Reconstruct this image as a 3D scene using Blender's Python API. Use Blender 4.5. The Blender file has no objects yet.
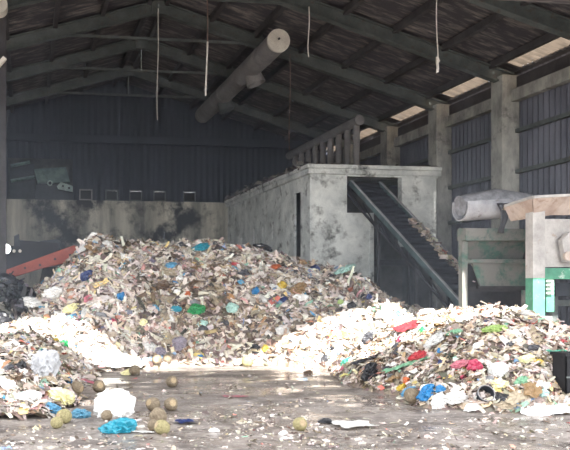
import bpy, bmesh, math, random
from mathutils import Vector, Matrix, Euler, noise
R = random.Random(7)
S = bpy.context.scene
COL = S.collection
PI = math.pi
EYE = 1.6
F = 750.0; PX, PY = 130.0, 290.0
PSI = math.radians(8.0)
sn, cs = math.sin(PSI), math.cos(PSI)

# ---------------------------------------------------------------- geometry helpers
def ray(px, py):
    return Vector((F*sn + (px-PX)*cs, F*cs - (px-PX)*sn, PY-py))
def P(px, py, Y):
    """world point seen at a photo position, standing at building depth Y"""
    d = ray(px, py); t = Y/d.y
    return Vector((d.x*t, Y, EYE + d.z*t))
def G(px, py):
    d = ray(px, py); t = -EYE/d.z
    return Vector((d.x*t, d.y*t, 0))

class MB:
    def __init__(s): s.v=[]; s.f=[]; s.c=[]; s.m=[]; s.sm=[]
    def add(s, vs, fs, col=None, mi=0, smooth=False):
        n=len(s.v); s.v += [tuple(v) for v in vs]
        for f in fs:
            s.f.append(tuple(i+n for i in f)); s.c.append(col); s.m.append(mi); s.sm.append(smooth)
    def box(s, c, d, rot=None, **k):
        x,y,z=[q/2 for q in d]; c=Vector(c)
        vs=[Vector((a,b,e)) for a in(-x,x) for b in(-y,y) for e in(-z,z)]
        if rot is not None: vs=[rot@v for v in vs]
        s.add([v+c for v in vs],[(0,1,3,2),(4,6,7,5),(0,4,5,1),(2,3,7,6),(0,2,6,4),(1,5,7,3)],**k)
    def box2(s, a, b, **k):
        a=Vector(a); b=Vector(b); s.box((a+b)/2,[abs(q) for q in (b-a)],**k)
    def bar(s, a, b, w, h, up=(0,0,1), **k):
        a=Vector(a); b=Vector(b); d=(b-a); L=d.length; d.normalize()
        u=Vector(up); r=d.cross(u)
        if r.length<1e-4: r=d.cross(Vector((1,0,0)))
        r.normalize(); u=r.cross(d)
        m=Matrix((r,d,u)).transposed()
        s.box((a+b)/2,(w,L,h),rot=m,**k)
    def ibeam(s, a, b, w, h, tf=.03, tw=.03, up=(0,0,1), **k):
        a=Vector(a); b=Vector(b); d=(b-a).normalized(); u=Vector(up); r=d.cross(u).normalized(); u=r.cross(d)
        s.bar(a,b,tw,h-2*tf,up=up,**k)
        for q in(-1,1):
            o=u*(q*(h-tf)/2); s.bar(a+o,b+o,w,tf,up=up,**k)
    def tube(s, pts, r, n=10, caps=True, **k):
        pts=[Vector(p) for p in pts]; rings=[]; vs=[]
        prev=None
        for i,p in enumerate(pts):
            d=(pts[min(i+1,len(pts)-1)]-pts[max(i-1,0)]).normalized()
            a=prev if prev is not None else (Vector((0,0,1)) if abs(d.z)<.9 else Vector((1,0,0)))
            x=(a-d*a.dot(d)).normalized(); prev=x; y=d.cross(x)
            rr=r[i] if isinstance(r,(list,tuple)) else r
            vs+=[p+x*math.cos(2*PI*j/n)*rr+y*math.sin(2*PI*j/n)*rr for j in range(n)]
        fs=[]
        for i in range(len(pts)-1):
            for j in range(n):
                fs.append((i*n+j,i*n+(j+1)%n,(i+1)*n+(j+1)%n,(i+1)*n+j))
        k2=dict(k); k2['smooth']=True
        s.add(vs,fs,**k2)
        if caps:
            s.add(vs[:n],[tuple(range(n-1,-1,-1))],**k); s.add(vs[-n:],[tuple(range(n))],**k)
    def prism(s, poly, a, b, axis='x', **k):
        """poly of 2-D points extruded between a and b along an axis"""
        def mk(p,q):
            return {'x':(q,p[0],p[1]),'y':(p[0],q,p[1]),'z':(p[0],p[1],q)}[axis]
        n=len(poly); vs=[mk(p,a) for p in poly]+[mk(p,b) for p in poly]
        fs=[tuple(range(n)),tuple(range(2*n-1,n-1,-1))]+[(i,i+n,(i+1)%n+n,(i+1)%n) for i in range(n)]
        s.add(vs,fs,**k)
    def build(s, name, mats, parent=None, origin=None):
        me=bpy.data.meshes.new(name)
        o=Vector(origin) if origin is not None else Vector((0,0,0))
        me.from_pydata([tuple(Vector(v)-o) for v in s.v],[],s.f)
        if not isinstance(mats,(list,tuple)): mats=[mats]
        for m in mats: me.materials.append(m)
        me.polygons.foreach_set('material_index',s.m)
        me.polygons.foreach_set('use_smooth',s.sm)
        if any(c is not None for c in s.c):
            at=me.color_attributes.new('Col','FLOAT_COLOR','CORNER'); buf=[]
            for f,c in zip(s.f,s.c):
                c=c or (.5,.5,.5); buf += [c[0],c[1],c[2],1.0]*len(f)
            at.data.foreach_set('color',buf)
        me.validate(); 
        bm=bmesh.new(); bm.from_mesh(me)
        if len(bm.faces)<20000 and not any(c is not None for c in s.c): bmesh.ops.recalc_face_normals(bm,faces=bm.faces)
        bm.to_mesh(me); bm.free()
        ob=bpy.data.objects.new(name,me); COL.objects.link(ob)
        if parent is not None: ob.parent=parent
        if origin is not None: ob.location=o-(parent.location if parent is not None else Vector((0,0,0)))
        elif parent is not None: ob.location=-parent.location
        return ob
def tag(o, label=None, cat=None, group=None, kind=None):
    if label: o['label']=label
    if cat: o['category']=cat
    if group: o['group']=group
    if kind: o['kind']=kind
    return o
def empty(name, loc, label, cat, group=None):
    o=bpy.data.objects.new(name,None); COL.objects.link(o); o.location=loc; o.empty_display_size=.2
    return tag(o,label,cat,group)
def bevel(o, w=.01, seg=2):
    m=o.modifiers.new('bevel','BEVEL'); m.width=w; m.segments=seg; m.limit_method='ANGLE'; return o

# ---------------------------------------------------------------- materials
def lin(c):
    return tuple(((x/255)/12.92 if x/255<=.04045 else ((x/255+.055)/1.055)**2.4) for x in c)
def nodes(name):
    m=bpy.data.materials.new(name); m.use_nodes=True; nt=m.node_tree
    return m,nt,nt.nodes['Principled BSDF']
def mat(name, c1, c2=None, scale=3., rough=.8, metal=0., bump=0., stretch=(1,1,1), lo=.35, hi=.65, c3=None, s3=12., detail=6, spec=.3, c3lo=.55, c3hi=.7):
    m,nt,b=nodes(name); N=nt.nodes; L=nt.links
    b.inputs['Roughness'].default_value=rough; b.inputs['Metallic'].default_value=metal
    b.inputs['Specular IOR Level'].default_value=spec
    c2=c2 or tuple(x*.7 for x in c1)
    tc=N.new('ShaderNodeTexCoord'); mp=N.new('ShaderNodeMapping'); mp.inputs['Scale'].default_value=stretch
    L.new(tc.outputs['Object'],mp.inputs['Vector'])
    nz=N.new('ShaderNodeTexNoise'); nz.inputs['Scale'].default_value=scale; nz.inputs['Detail'].default_value=detail; nz.inputs['Roughness'].default_value=.65
    L.new(mp.outputs[0],nz.inputs['Vector'])
    rp=N.new('ShaderNodeValToRGB'); rp.color_ramp.elements[0].position=lo; rp.color_ramp.elements[1].position=hi
    rp.color_ramp.elements[0].color=(*c2,1); rp.color_ramp.elements[1].color=(*c1,1)
    L.new(nz.outputs['Fac'],rp.inputs['Fac']); out=rp.outputs['Color']
    if c3 is not None:
        n3=N.new('ShaderNodeTexNoise'); n3.inputs['Scale'].default_value=s3; n3.inputs['Detail'].default_value=8; n3.inputs['Roughness'].default_value=.7
        L.new(tc.outputs['Object'],n3.inputs['Vector'])
        r3=N.new('ShaderNodeValToRGB'); r3.color_ramp.elements[0].position=c3lo; r3.color_ramp.elements[1].position=c3hi
        L.new(n3.outputs['Fac'],r3.inputs['Fac'])
        mx=N.new('ShaderNodeMix'); mx.data_type='RGBA'; L.new(r3.outputs['Color'],mx.inputs['Factor'])
        L.new(out,mx.inputs['A']); mx.inputs['B'].default_value=(*c3,1); out=mx.outputs['Result']
    L.new(out,b.inputs['Base Color'])
    if bump:
        bp=N.new('ShaderNodeBump'); bp.inputs['Strength'].default_value=bump; bp.inputs['Distance'].default_value=.05
        L.new(nz.outputs['Fac'],bp.inputs['Height']); L.new(bp.outputs[0],b.inputs['Normal'])
    return m
def plastic(name, c, rough=.38, trans=.0):
    m,nt,b=nodes(name); N=nt.nodes; L=nt.links
    b.inputs['Roughness'].default_value=rough; b.inputs['Specular IOR Level'].default_value=.5
    tc=N.new('ShaderNodeTexCoord'); nz=N.new('ShaderNodeTexNoise'); nz.inputs['Scale'].default_value=5.; nz.inputs['Detail'].default_value=5
    L.new(tc.outputs['Object'],nz.inputs['Vector'])
    rp=N.new('ShaderNodeValToRGB'); rp.color_ramp.elements[0].position=.3; rp.color_ramp.elements[1].position=.6
    rp.color_ramp.elements[0].color=(*[x*.72+.01 for x in c],1); rp.color_ramp.elements[1].color=(*c,1)
    L.new(nz.outputs['Fac'],rp.inputs['Fac']); L.new(rp.outputs['Color'],b.inputs['Base Color'])
    return m
M={}
M['concrete']=mat('concrete',lin((176,176,170)),lin((112,112,108)),scale=2.2,rough=.9,bump=.25,c3=lin((70,68,64)),s3=2.6,stretch=(1,1,.5),c3lo=.56,c3hi=.72)
M['pale_concrete']=mat('pale_concrete',lin((236,238,234)),lin((186,190,188)),scale=1.6,rough=.9,bump=.25,c3=lin((82,80,76)),s3=2.2,c3lo=.53,c3hi=.68)
M['stained_concrete']=mat('stained_concrete',lin((216,212,198)),lin((128,128,122)),scale=1.0,rough=.9,bump=.2,stretch=(1.6,1,.22),c3=lin((58,58,60)),s3=.42,c3lo=.53,c3hi=.62)
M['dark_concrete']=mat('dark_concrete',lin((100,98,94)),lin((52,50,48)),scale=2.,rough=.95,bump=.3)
M['roof_sheet']=mat('roof_sheet',lin((140,134,130)),lin((60,58,62)),scale=1.,rough=.75,stretch=(1.6,15,1),lo=.48,hi=.72,detail=8)  # slope-wise streaks put the ribs' light and dark into the colour
M['wall_sheet']=mat('wall_sheet',lin((112,114,124)),lin((86,88,98)),scale=1.5,rough=.7,stretch=(1,1,.3))
M['dark_sheet']=mat('dark_sheet',lin((60,64,76)),lin((46,50,60)),scale=.8,rough=.8,stretch=(1,1,.3))
M['steel']=mat('steel',lin((100,106,105)),lin((72,78,78)),scale=2.5,rough=.65,metal=.0,c3=lin((84,72,62)),s3=7.)
M['dark_steel']=mat('dark_steel',lin((66,64,66)),lin((44,42,44)),scale=3.,rough=.7)
M['purlin']=mat('purlin',lin((84,82,84)),lin((62,60,62)),scale=3.,rough=.75)
M['duct']=mat('duct',lin((150,148,148)),lin((122,120,120)),scale=2.,rough=.6)
M['cap']=mat('cap',lin((232,228,218)),lin((206,200,190)),scale=3.,rough=.6)
M['green']=mat('green',lin((88,120,106)),lin((66,88,80)),scale=3.,rough=.7,c3=lin((122,120,115)),s3=3.2,c3lo=.4,c3hi=.54)
M['bright_green']=mat('bright_green',lin((84,146,120)),lin((68,118,98)),scale=4.,rough=.55,c3=lin((196,204,196)),s3=5.,c3lo=.58,c3hi=.7)
M['white_steel']=mat('white_steel',lin((188,184,180)),lin((150,146,143)),scale=2.6,rough=.55,c3=lin((140,120,104)),s3=5.,c3lo=.6,c3hi=.75)
M['rust_cream']=mat('rust_cream',lin((196,182,172)),lin((162,142,130)),scale=2.2,rough=.75,c3=lin((124,96,80)),s3=4.,c3lo=.55,c3hi=.72)
M['trough']=mat('trough',lin((178,178,182)),lin((140,140,144)),scale=3.,rough=.7,c3=lin((112,104,98)),s3=5.)
M['trough_load']=mat('trough_load',lin((150,150,154)),lin((112,112,116)),scale=6.,rough=.85,bump=.3)
M['belt']=mat('belt',lin((58,60,68)),lin((40,42,48)),scale=4.,rough=.8)
M['conv_green']=mat('conv_green',lin((84,104,104)),lin((56,70,72)),scale=3.,rough=.6,c3=lin((70,60,54)),s3=5.)
M['orange']=mat('orange',lin((170,88,72)),lin((136,70,60)),scale=2.,rough=.6,c3=lin((92,60,52)),s3=6.,c3lo=.6,c3hi=.75)
M['black']=mat('black',lin((36,36,40)),lin((24,24,28)),scale=3.,rough=.6)
M['rope']=mat('rope',lin((236,232,226)),lin((200,194,186)),scale=6.,rough=.9)
M['brown_rope']=mat('brown_rope',lin((132,112,104)),lin((96,82,78)),scale=6.,rough=.9)
M['coconut']=mat('coconut',lin((140,126,106)),lin((96,84,70)),scale=5.,rough=.9,bump=.3,stretch=(1,1,.35))
M['green_coconut']=mat('green_coconut',lin((158,150,110)),lin((116,106,76)),scale=4.,rough=.8,bump=.2)
M['husk_end']=mat('husk_end',lin((180,164,134)),lin((130,106,80)),scale=14.,rough=.95)
M['machine_dark']=mat('machine_dark',lin((70,74,82)),lin((50,54,60)),scale=3.,rough=.6)
M['machine_green']=mat('machine_green',lin((116,142,136)),lin((64,84,82)),scale=4.,rough=.5)
M['machine_plate']=mat('machine_plate',lin((186,206,200)),lin((150,170,166)),scale=4.,rough=.5)

def scrap_material(name, rough=.55):
    m,nt,b=nodes(name); a=nt.nodes.new('ShaderNodeAttribute'); a.attribute_name='Col'
    nt.links.new(a.outputs['Color'],b.inputs['Base Color']); b.inputs['Roughness'].default_value=rough
    b.inputs['Specular IOR Level'].default_value=.35
    return m
M['scrap']=scrap_material('scrap_plastic')

def translucent(name,c):
    m,nt,b=nodes(name); N=nt.nodes; L=nt.links
    tr=N.new('ShaderNodeBsdfTranslucent'); tc=N.new('ShaderNodeTexCoord'); nz=N.new('ShaderNodeTexNoise'); nz.inputs['Scale'].default_value=3.; nz.inputs['Detail'].default_value=6
    mp=N.new('ShaderNodeMapping'); mp.inputs['Scale'].default_value=(.8,5,1); L.new(tc.outputs['Object'],mp.inputs['Vector']); L.new(mp.outputs[0],nz.inputs['Vector'])
    rp=N.new('ShaderNodeValToRGB'); rp.color_ramp.elements[0].position=.35; rp.color_ramp.elements[1].position=.65
    rp.color_ramp.elements[0].color=(*[x*.55 for x in c],1); rp.color_ramp.elements[1].color=(*c,1)
    L.new(nz.outputs['Fac'],rp.inputs['Fac']); L.new(rp.outputs[0],tr.inputs['Color'])
    L.new(tr.outputs[0],N['Material Output'].inputs['Surface']); return m
M['skylight']=translucent('skylight',lin((108,95,82)))

def lamp_mat(name,c,s):
    m,nt,b=nodes(name); b.inputs['Emission Color'].default_value=(*c,1); b.inputs['Emission Strength'].default_value=s; return m
M['headlight']=lamp_mat('headlight',(1,1,1),9.)

# wet ground: dark mud with puddles
def ground_mat():
    m,nt,b=nodes('wet_ground'); N=nt.nodes; L=nt.links
    tc=N.new('ShaderNodeTexCoord')
    def nz(scale,det=6,st=(1,1,1)):
        mp=N.new('ShaderNodeMapping'); mp.inputs['Scale'].default_value=st; L.new(tc.outputs['Object'],mp.inputs['Vector'])
        n=N.new('ShaderNodeTexNoise'); n.inputs['Scale'].default_value=scale; n.inputs['Detail'].default_value=det; n.inputs['Roughness'].default_value=.65
        L.new(mp.outputs[0],n.inputs['Vector']); return n
    def ramp(src,p0,p1,c0,c1):
        r=N.new('ShaderNodeValToRGB'); e=r.color_ramp.elements; e[0].position=p0; e[1].position=p1; e[0].color=(*c0,1); e[1].color=(*c1,1); L.new(src,r.inputs['Fac']); return r
    a=nz(1.6,8,(1,1.4,1)); c=ramp(a.outputs['Fac'],.38,.64,lin((88,80,76)),lin((152,142,135)))
    sp=nz(14,8,(1,1.6,1)); r2=ramp(sp.outputs['Fac'],.56,.66,(0,0,0),(1,1,1))
    mx=N.new('ShaderNodeMix'); mx.data_type='RGBA'; L.new(r2.outputs[0],mx.inputs['Factor']); L.new(c.outputs[0],mx.inputs['A']); mx.inputs['B'].default_value=(*lin((202,195,188)),1)  # pale flecks paint wet reflections into the base colour
    L.new(mx.outputs['Result'],b.inputs['Base Color'])
    pu=nz(.55,4,(1,1.5,1)); rr=ramp(pu.outputs['Fac'],.42,.56,(.06,.06,.06),(.6,.6,.6)); L.new(rr.outputs[0],b.inputs['Roughness'])
    b.inputs['Specular IOR Level'].default_value=.6
    bp=N.new('ShaderNodeBump'); bp.inputs['Distance'].default_value=.03
    ms=N.new('ShaderNodeMath'); ms.operation='MULTIPLY'; L.new(rr.outputs[0],ms.inputs[0]); ms.inputs[1].default_value=.9; L.new(ms.outputs[0],bp.inputs['Strength'])
    L.new(sp.outputs['Fac'],bp.inputs['Height']); L.new(bp.outputs[0],b.inputs['Normal'])
    return m
M['ground']=ground_mat()

# ---------------------------------------------------------------- building frame numbers
RIDGE_X, RIDGE_Z = 3.77, EYE+8.08
WALL_X, EAVE_Z = 12.46, EYE+5.5
PITCH = (RIDGE_Z-EAVE_Z)/(WALL_X-RIDGE_X)
LEFT_X = 2*RIDGE_X-WALL_X
BAY = 3.1
TRUSS_Y = [14.9,18.0,21.1,24.2,27.3]
ROOF_Y0, BACK_Y = 10.3, 29.7
def rz(x): return RIDGE_Z-PITCH*abs(x-RIDGE_X)          # rafter axis
ROOF_UP=.32
def roofz(x): return rz(x)+ROOF_UP

# floor
b=MB(); b.add([(-60,-60,0),(60,-60,0),(60,45,0),(-60,45,0)],[(0,1,2,3)])
tag(b.build('floor',M['ground']),'wet muddy ground with puddles in front of the waste heaps',None,None,'structure')

# roof: corrugated sheets with translucent strips along the right eave
def corrugated(mb, P0, along, across, L, W, pitch=.16, amp=.035, nrm=(0,0,1), steps=1):
    """sheet whose waves run `along`, repeat `across`"""
    P0=Vector(P0); al=Vector(along).normalized(); ac=Vector(across).normalized(); n=Vector(nrm).normalized()
    k=max(2,int(W/pitch*4)); vs=[]; fs=[]
    for i in range(k+1):
        d=W*i/k; o=[0,1,0,-1][i%4]*amp
        for j in range(steps+1): vs.append(P0+ac*d+n*o+al*(L*j/steps))
    for i in range(k):
        for j in range(steps):
            a=i*(steps+1)+j; fs.append((a,a+steps+1,a+steps+2,a+1))
    mb.add(vs,fs)
b=MB()
strip_w=.62
STRIP=WALL_X-.40            # roof is opaque from the ridge to here, then the translucent strips
slope_len=lambda x0,x1: math.hypot(x1-x0,PITCH*(x1-x0))
rdir=Vector((1,0,-PITCH)).normalized(); ldir=Vector((-1,0,-PITCH)).normalized()
RL=BACK_Y+.2-ROOF_Y0
corrugated(b,(RIDGE_X,ROOF_Y0,roofz(RIDGE_X)),rdir,(0,1,0),slope_len(RIDGE_X,STRIP),RL,nrm=(PITCH,0,1))
corrugated(b,(STRIP+.6,ROOF_Y0,roofz(STRIP+.6)),rdir,(0,1,0),.7,RL,nrm=(PITCH,0,1))
corrugated(b,(RIDGE_X,ROOF_Y0,roofz(RIDGE_X)),ldir,(0,1,0),slope_len(LEFT_X-.8,RIDGE_X),RL,nrm=(-PITCH,0,1))
for y in TRUSS_Y+[11.8,30]:   # opaque sheet over each truss between translucent panels
    b.box((STRIP+.31,y,roofz(STRIP+.31)+.01),(.66,.5,.03),rot=Matrix.Rotation(math.atan(PITCH),3,'Y'))
ceiling=b.build('ceiling',M['roof_sheet']); tag(ceiling,'dark corrugated sheet roof of the shed seen from below',None,None,'structure')
ys=[ROOF_Y0]+TRUSS_Y+[BACK_Y]
ys=[11.8]+TRUSS_Y+[BACK_Y+.2]
names=['nearest, at the top right corner of the shed','second from the front, above the pillar beside the green machine','third from the front, just right of the flat concrete house roof','fourth from the front, small, behind the row of vent pipes','fifth from the front, deep in the shed','last, against the back wall']
for i in range(len(ys)-1):
    if i==4 or i==5: pass
    y0,y1=ys[i]+.25,ys[i+1]-.25
    q=MB(); corrugated(q,(STRIP+.0,y0,roofz(STRIP)-.005),rdir,(0,1,0),slope_len(0,.62),y1-y0,nrm=(PITCH,0,1))
    o=q.build('skylight_panel',M['skylight'],origin=(STRIP,y0,roofz(STRIP)))
    tag(o,'beige translucent roof panel along the right eave, '+names[i].split(',')[0] if i else 'beige translucent roof panel along the right eave, nearest and widest','roof panel','translucent panels along the right eave')
# added canopy above the frame, its edge shaped to shade the foreground
b=MB(); b.prism([(-14,-5),(18,-5),(18,1.5),(6.4,1.5),(5.6,2.4),(4.8,3.4),(1.7,3.5),(.6,4.1),(-14,4.1)],9.2,9.3,'z')
tag(b.build('ceiling_canopy',M['roof_sheet']),'sheet canopy over the yard in front of the shed',None,None,'structure')

# added porch and fascia above the frame, edge shaped to bound the sun strip
b=MB(); b.prism([(-12,10.2),(.8,10.2),(2.0,8.3),(4.2,8.3),(8.0,10.1),(9.2,9.9),(9.3,8.3),(14,8.3),(14,10.5),(-12,10.5)],6.0,6.08,'z')
b.prism([(LEFT_X-.8,6.0),(WALL_X+.8,6.0),(WALL_X+.8,roofz(WALL_X+.8)),(RIDGE_X,roofz(RIDGE_X)),(LEFT_X-.8,roofz(LEFT_X-.8))],10.3,10.36,'y')
tag(b.build('ceiling_porch',M['roof_sheet']),'flat sheet porch and gable board at the front of the shed',None,None,'structure')

# purlins
for side in(1,-1):
    for k in range(7):
        x=RIDGE_X+side*(.25+k*1.33)
        q=MB(); q.box2((x-.07,ROOF_Y0,roofz(x)-.215),(x+.05,BACK_Y,roofz(x)-.04))
        o=q.build('roof_purlin',M['purlin'],origin=(x,ROOF_Y0,roofz(x)-.2))
        od=['first','second','third','fourth','fifth','sixth','seventh'][k]
        tag(o,'dark steel purlin under the %s roof slope, %s down from the ridge'%('right' if side>0 else 'left',od),'purlin','purlins under the roof sheets')
# trusses
tl=['at the top right corner, nearest roof truss, cut by the frame','second roof truss from the front, ending on the tall pillar beside the machine','third roof truss from the front, with its peak at the top edge','fourth roof truss from the front, ending above the vent pipes','fifth roof truss from the front, faint in the dark back']
for i,y in enumerate(TRUSS_Y):
    e=empty('roof_truss',(RIDGE_X,y,EAVE_Z),tl[i] if i else 'nearest roof truss, only its grey beam at the top right corner','truss','steel roof trusses')
    for sd in(1,-1):
        q=MB(); x1=WALL_X+.1 if sd>0 else LEFT_X
        q.ibeam((RIDGE_X,y,rz(RIDGE_X)),(x1,y,rz(x1)),.2,.34,.035,.05)
        q.build('rafter',M['steel'],e)
    q=MB(); q.bar((RIDGE_X-3.1,y,EYE+7.16),(RIDGE_X+3.1,y,EYE+7.16),.07,.07); q.build('collar_tie',M['steel'],e)
    q=MB(); q.tube([(RIDGE_X,y,rz(RIDGE_X)-.1),(RIDGE_X,y,EYE+7.16)],.02,6); q.build('hanger_rod',M['steel'],e)
    q=MB(); q.box((RIDGE_X,y,rz(RIDGE_X)-.05),(.4,.24,.36)); q.build('ridge_plate',M['steel'],e)

# right wall: pillars, tie beam, girts, sheets
pn=['tall concrete pillar behind the green and white machine','concrete pillar at the right end of the concrete house','concrete pillar rising behind the flat roof of the concrete house','concrete pillar deepest in the shed behind the vent pipes']
for i,y in enumerate([18.0,21.1,24.2,27.3]):
    q=MB(); q.box2((WALL_X-.3,y-.24,0),(WALL_X+.19,y+.24,EAVE_Z+.05))
    o=q.build('concrete_pillar',M['concrete'],origin=(WALL_X,y,0)); bevel(o,.02)
    tag(o,pn[i],'pillar','pillars along the right wall','thing')
q=MB(); q.box2((WALL_X-.1,10.5,0),(WALL_X+.2,14.5,0.02))
b=MB(); corrugated(b,(WALL_X+.22,10.3,0),(0,0,1),(0,1,0),EAVE_Z+.1,19.6,pitch=.2,amp=.018,nrm=(1,0,0))
tag(b.build('wall_right',M['wall_sheet']),'grey ribbed sheet wall between the right hand pillars',None,None,'structure')
b=MB(); b.box2((WALL_X-.05,11,EYE+4.85),(WALL_X+.15,BACK_Y,EYE+5.15))
tag(b.build('trim_1',M['concrete']),'concrete tie beam linking the right hand pillars',None,None,'structure')
for k,z in enumerate((2.5,3.6,4.65,5.7)):
    b=MB(); b.box2((WALL_X+.06,11,z-.05),(WALL_X+.18,BACK_Y,z+.05))
    tag(b.build('trim_%d'%(k+2),M['steel']),'steel rail across the ribbed right wall',None,None,'structure')
b=MB(); b.box2((WALL_X+.1,11,EAVE_Z-.32),(WALL_X+.2,BACK_Y,EAVE_Z+.0)); b.box2((WALL_X+.24,11,EAVE_Z-.1),(WALL_X+.3,BACK_Y,EAVE_Z+.2))
tag(b.build('trim_6',M['dark_steel']),'dark eave board above the tie beam',None,None,'structure')
# left wall, unseen; front stretch left out to let side light in
b=MB(); corrugated(b,(LEFT_X,18.6,0),(0,0,1),(0,1,0),EAVE_Z+.3,11.3,pitch=.3,amp=.03,nrm=(1,0,0))
tag(b.build('wall_left',M['wall_sheet']),'ribbed sheet wall on the left of the shed',None,None,'structure')

# back wall
WT=EYE+3.56
b=MB(); b.box2((LEFT_X,BACK_Y,0),(WALL_X+.2,BACK_Y+.3,WT))
for x in (-1.2,1.75,2.0,4.2,5.6,7.0):
    b.box2((x-.04,BACK_Y-.02,0),(x+.04,BACK_Y,WT-.0))
tag(b.build('wall_back',M['stained_concrete']),'stained concrete back wall of the shed',None,None,'structure')
# sheet cladding above, with opening at left and small windows
OX0,OX1=P(8,180,BACK_Y).x,P(73,180,BACK_Y).x; OZ1=P(40,158,BACK_Y).z
wx=[P(x,195,BACK_Y).x for x in (86,112,136,160,190)]; wz0,wz1=P(86,204,BACK_Y).z,P(86,189,BACK_Y).z
WT2=wz1+.02
b=MB()
yc=BACK_Y+.12
def clad(x0,x1,z0):
    k=int((x1-x0)/.06); vs=[]; fs=[]
    for i in range(k+1):
        x=x0+(x1-x0)*i/k; o=[0,1,0,-1][i%4]*.016
        vs+= [(x,yc+o,z0),(x,yc+o,roofz(x)-.02)]
    for i in range(k): fs.append((2*i,2*i+2,2*i+3,2*i+1))
    b.add(vs,fs)
clad(LEFT_X,OX0,WT-.1); clad(OX0,OX1,OZ1)
xs=[OX1]
for x in wx: xs+=[x-.26,x+.26]
xs.append(WALL_X+.2)
for i in range(0,len(xs),2): clad(xs[i],xs[i+1],WT-.1)
for x in wx: clad(x-.26,x+.26,wz1)
b.box2((LEFT_X,yc-.16,EYE+5.85),(WALL_X,yc-.04,EYE+6.15))
tag(b.build('wall_back_cladding',M['dark_sheet']),'dark sheet cladding above the concrete back wall',None,None,'structure')
for i,x in enumerate(wx):
    q=MB(); z0=max(wz0,WT+.01); fw=.045
    q.box2((x-.26,yc-.1,z0),(x+.26,yc,z0+fw)); q.box2((x-.26,yc-.1,wz1-fw),(x+.26,yc,wz1))
    q.box2((x-.26,yc-.1,z0),(x-.26+fw,yc,wz1)); q.box2((x+.26-fw,yc-.1,z0),(x+.26,yc,wz1))
    o=q.build('window_%d'%(i+1),M['duct' if i==0 else 'steel']); tag(o,'small square opening in the back wall cladding',None,None,'structure')
    q=MB(); q.box2((x-.22,yc+.02,z0+fw),(x+.22,yc+.04,wz1-fw)); p=q.build('window_pane',M['black'],o); p.location=(0,0,0)  # black sheet stands in for the darkness behind the opening
# room behind the opening
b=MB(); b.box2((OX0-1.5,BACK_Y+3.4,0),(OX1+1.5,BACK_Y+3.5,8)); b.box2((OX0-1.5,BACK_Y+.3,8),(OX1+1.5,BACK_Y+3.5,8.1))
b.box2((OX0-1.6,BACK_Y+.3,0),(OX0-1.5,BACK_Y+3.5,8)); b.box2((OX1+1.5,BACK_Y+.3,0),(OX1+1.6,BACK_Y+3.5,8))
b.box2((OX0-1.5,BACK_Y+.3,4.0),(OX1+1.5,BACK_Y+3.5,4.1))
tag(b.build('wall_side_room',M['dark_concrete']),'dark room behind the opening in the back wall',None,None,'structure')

# machine seen through the opening
ym=BACK_Y+1.0
e=empty('process_machine',(P(45,190,ym).x,ym,4.1),'dark machine with pale bolted plate behind the opening in the back wall','machine')
def quad_slab(mb,pts,th,**k):
    """a flat plate through 4+ world points, thickness towards +Y"""
    n=len(pts); pts=[Vector(p) for p in pts]; vs=pts+[p+Vector((0,th,0)) for p in pts]
    mb.add(vs,[tuple(range(n)),tuple(range(2*n-1,n-1,-1))]+[(i,i+n,(i+1)%n+n,(i+1)%n) for i in range(n)],**k)
def PP(l,Y): return [P(x,y,Y) for x,y in l]
q=MB(); quad_slab(q,PP([(34,169),(66,167),(70,182),(38,183)],ym),.5); q.build('housing',M['machine_green'],e)
q=MB(); quad_slab(q,PP([(10,167),(34,164),(36,200),(10,200)],ym+.3),.6); quad_slab(q,PP([(36,184),(58,184),(73,193),(73,206),(36,206)],ym+.15),.6); q.build('base_frame',M['machine_dark'],e)
pl=MB(); quad_slab(pl,PP([(57,186),(61,182),(73,186),(73,192),(58,189)],ym-.08),.06); pl=pl.build('bolted_plate',M['machine_plate'],e)
for x,y in ((63,186),(69,188)):
    q=MB(); c=P(x,y,ym-.09); q.tube([c,c+Vector((0,.05,0))],.045,10); o=q.build('bolt',M['black'],pl); o.location=(0,0,0)
q=MB(); c=P(50,183,ym-.1); q.tube([c,c+Vector((0,.15,0))],.11,14); g=q.build('round_flange',M['machine_plate'],e)
q=MB(); q.tube([c+Vector((0,-.01,0)),c+Vector((0,.03,0))],.065,12); o=q.build('bore',M['black'],g); o.location=(0,0,0)
for l in ([(11,166),(30,162)],[(11,181),(35,177)]):
    q=MB(); a,c2=PP(l,ym-.05); q.tube([a,c2],.07,8); q.build('pipe',M['machine_green'],e)

# ---------------------------------------------------------------- ducts and pipes
e=empty('air_duct',(6.78,19.5,EYE+6.72),'big round grey air duct with white end cap under the roof','duct')
q=MB(); q.tube([(6.78,19.5,EYE+6.72),(6.78,28.2,EYE+6.72)],.3,24); 
for y in (20.8,22.9,24.9,26.9): q.tube([(6.78,y-.03,EYE+6.72),(6.78,y+.03,EYE+6.72)],.315,24)
q.build('duct_body',M['duct'],e)
q=MB(); q.tube([(6.78,19.44,EYE+6.72),(6.78,19.52,EYE+6.72)],.315,28); o=q.build('end_cap',M['cap'],e); tag(o,'white disc end cap')
q=MB(); q.tube([(6.78,19.4,EYE+6.76),(6.78,19.45,EYE+6.76)],.03,8); o2=q.build('cap_handle',M['dark_steel'],o); o2.location=(0,0,0)
for (y,l) in ((22.0,'a'),(25.3,'b')):
    d=Vector((.32,-.12,-.94)).normalized(); c=Vector((6.78,y,EYE+6.72))
    # hollow outlet stub
    q=MB(); a0=c+d*.2; a1=c+d*.52; n=20
    q.tube([a0,a1],[.25,.29],n,caps=False); q.tube([a0,a1],[.23,.27],n,caps=False)
    st=q.build('outlet_stub',M['duct' if l=='a' else 'steel'],e)
    q=MB(); q.tube([c+d*.3,c+d*.32],.245,n); o=q.build('outlet_damper',M['black'],st); o.location=(0,0,0)  # black disc stands in for the shade inside the open mouth
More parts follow.
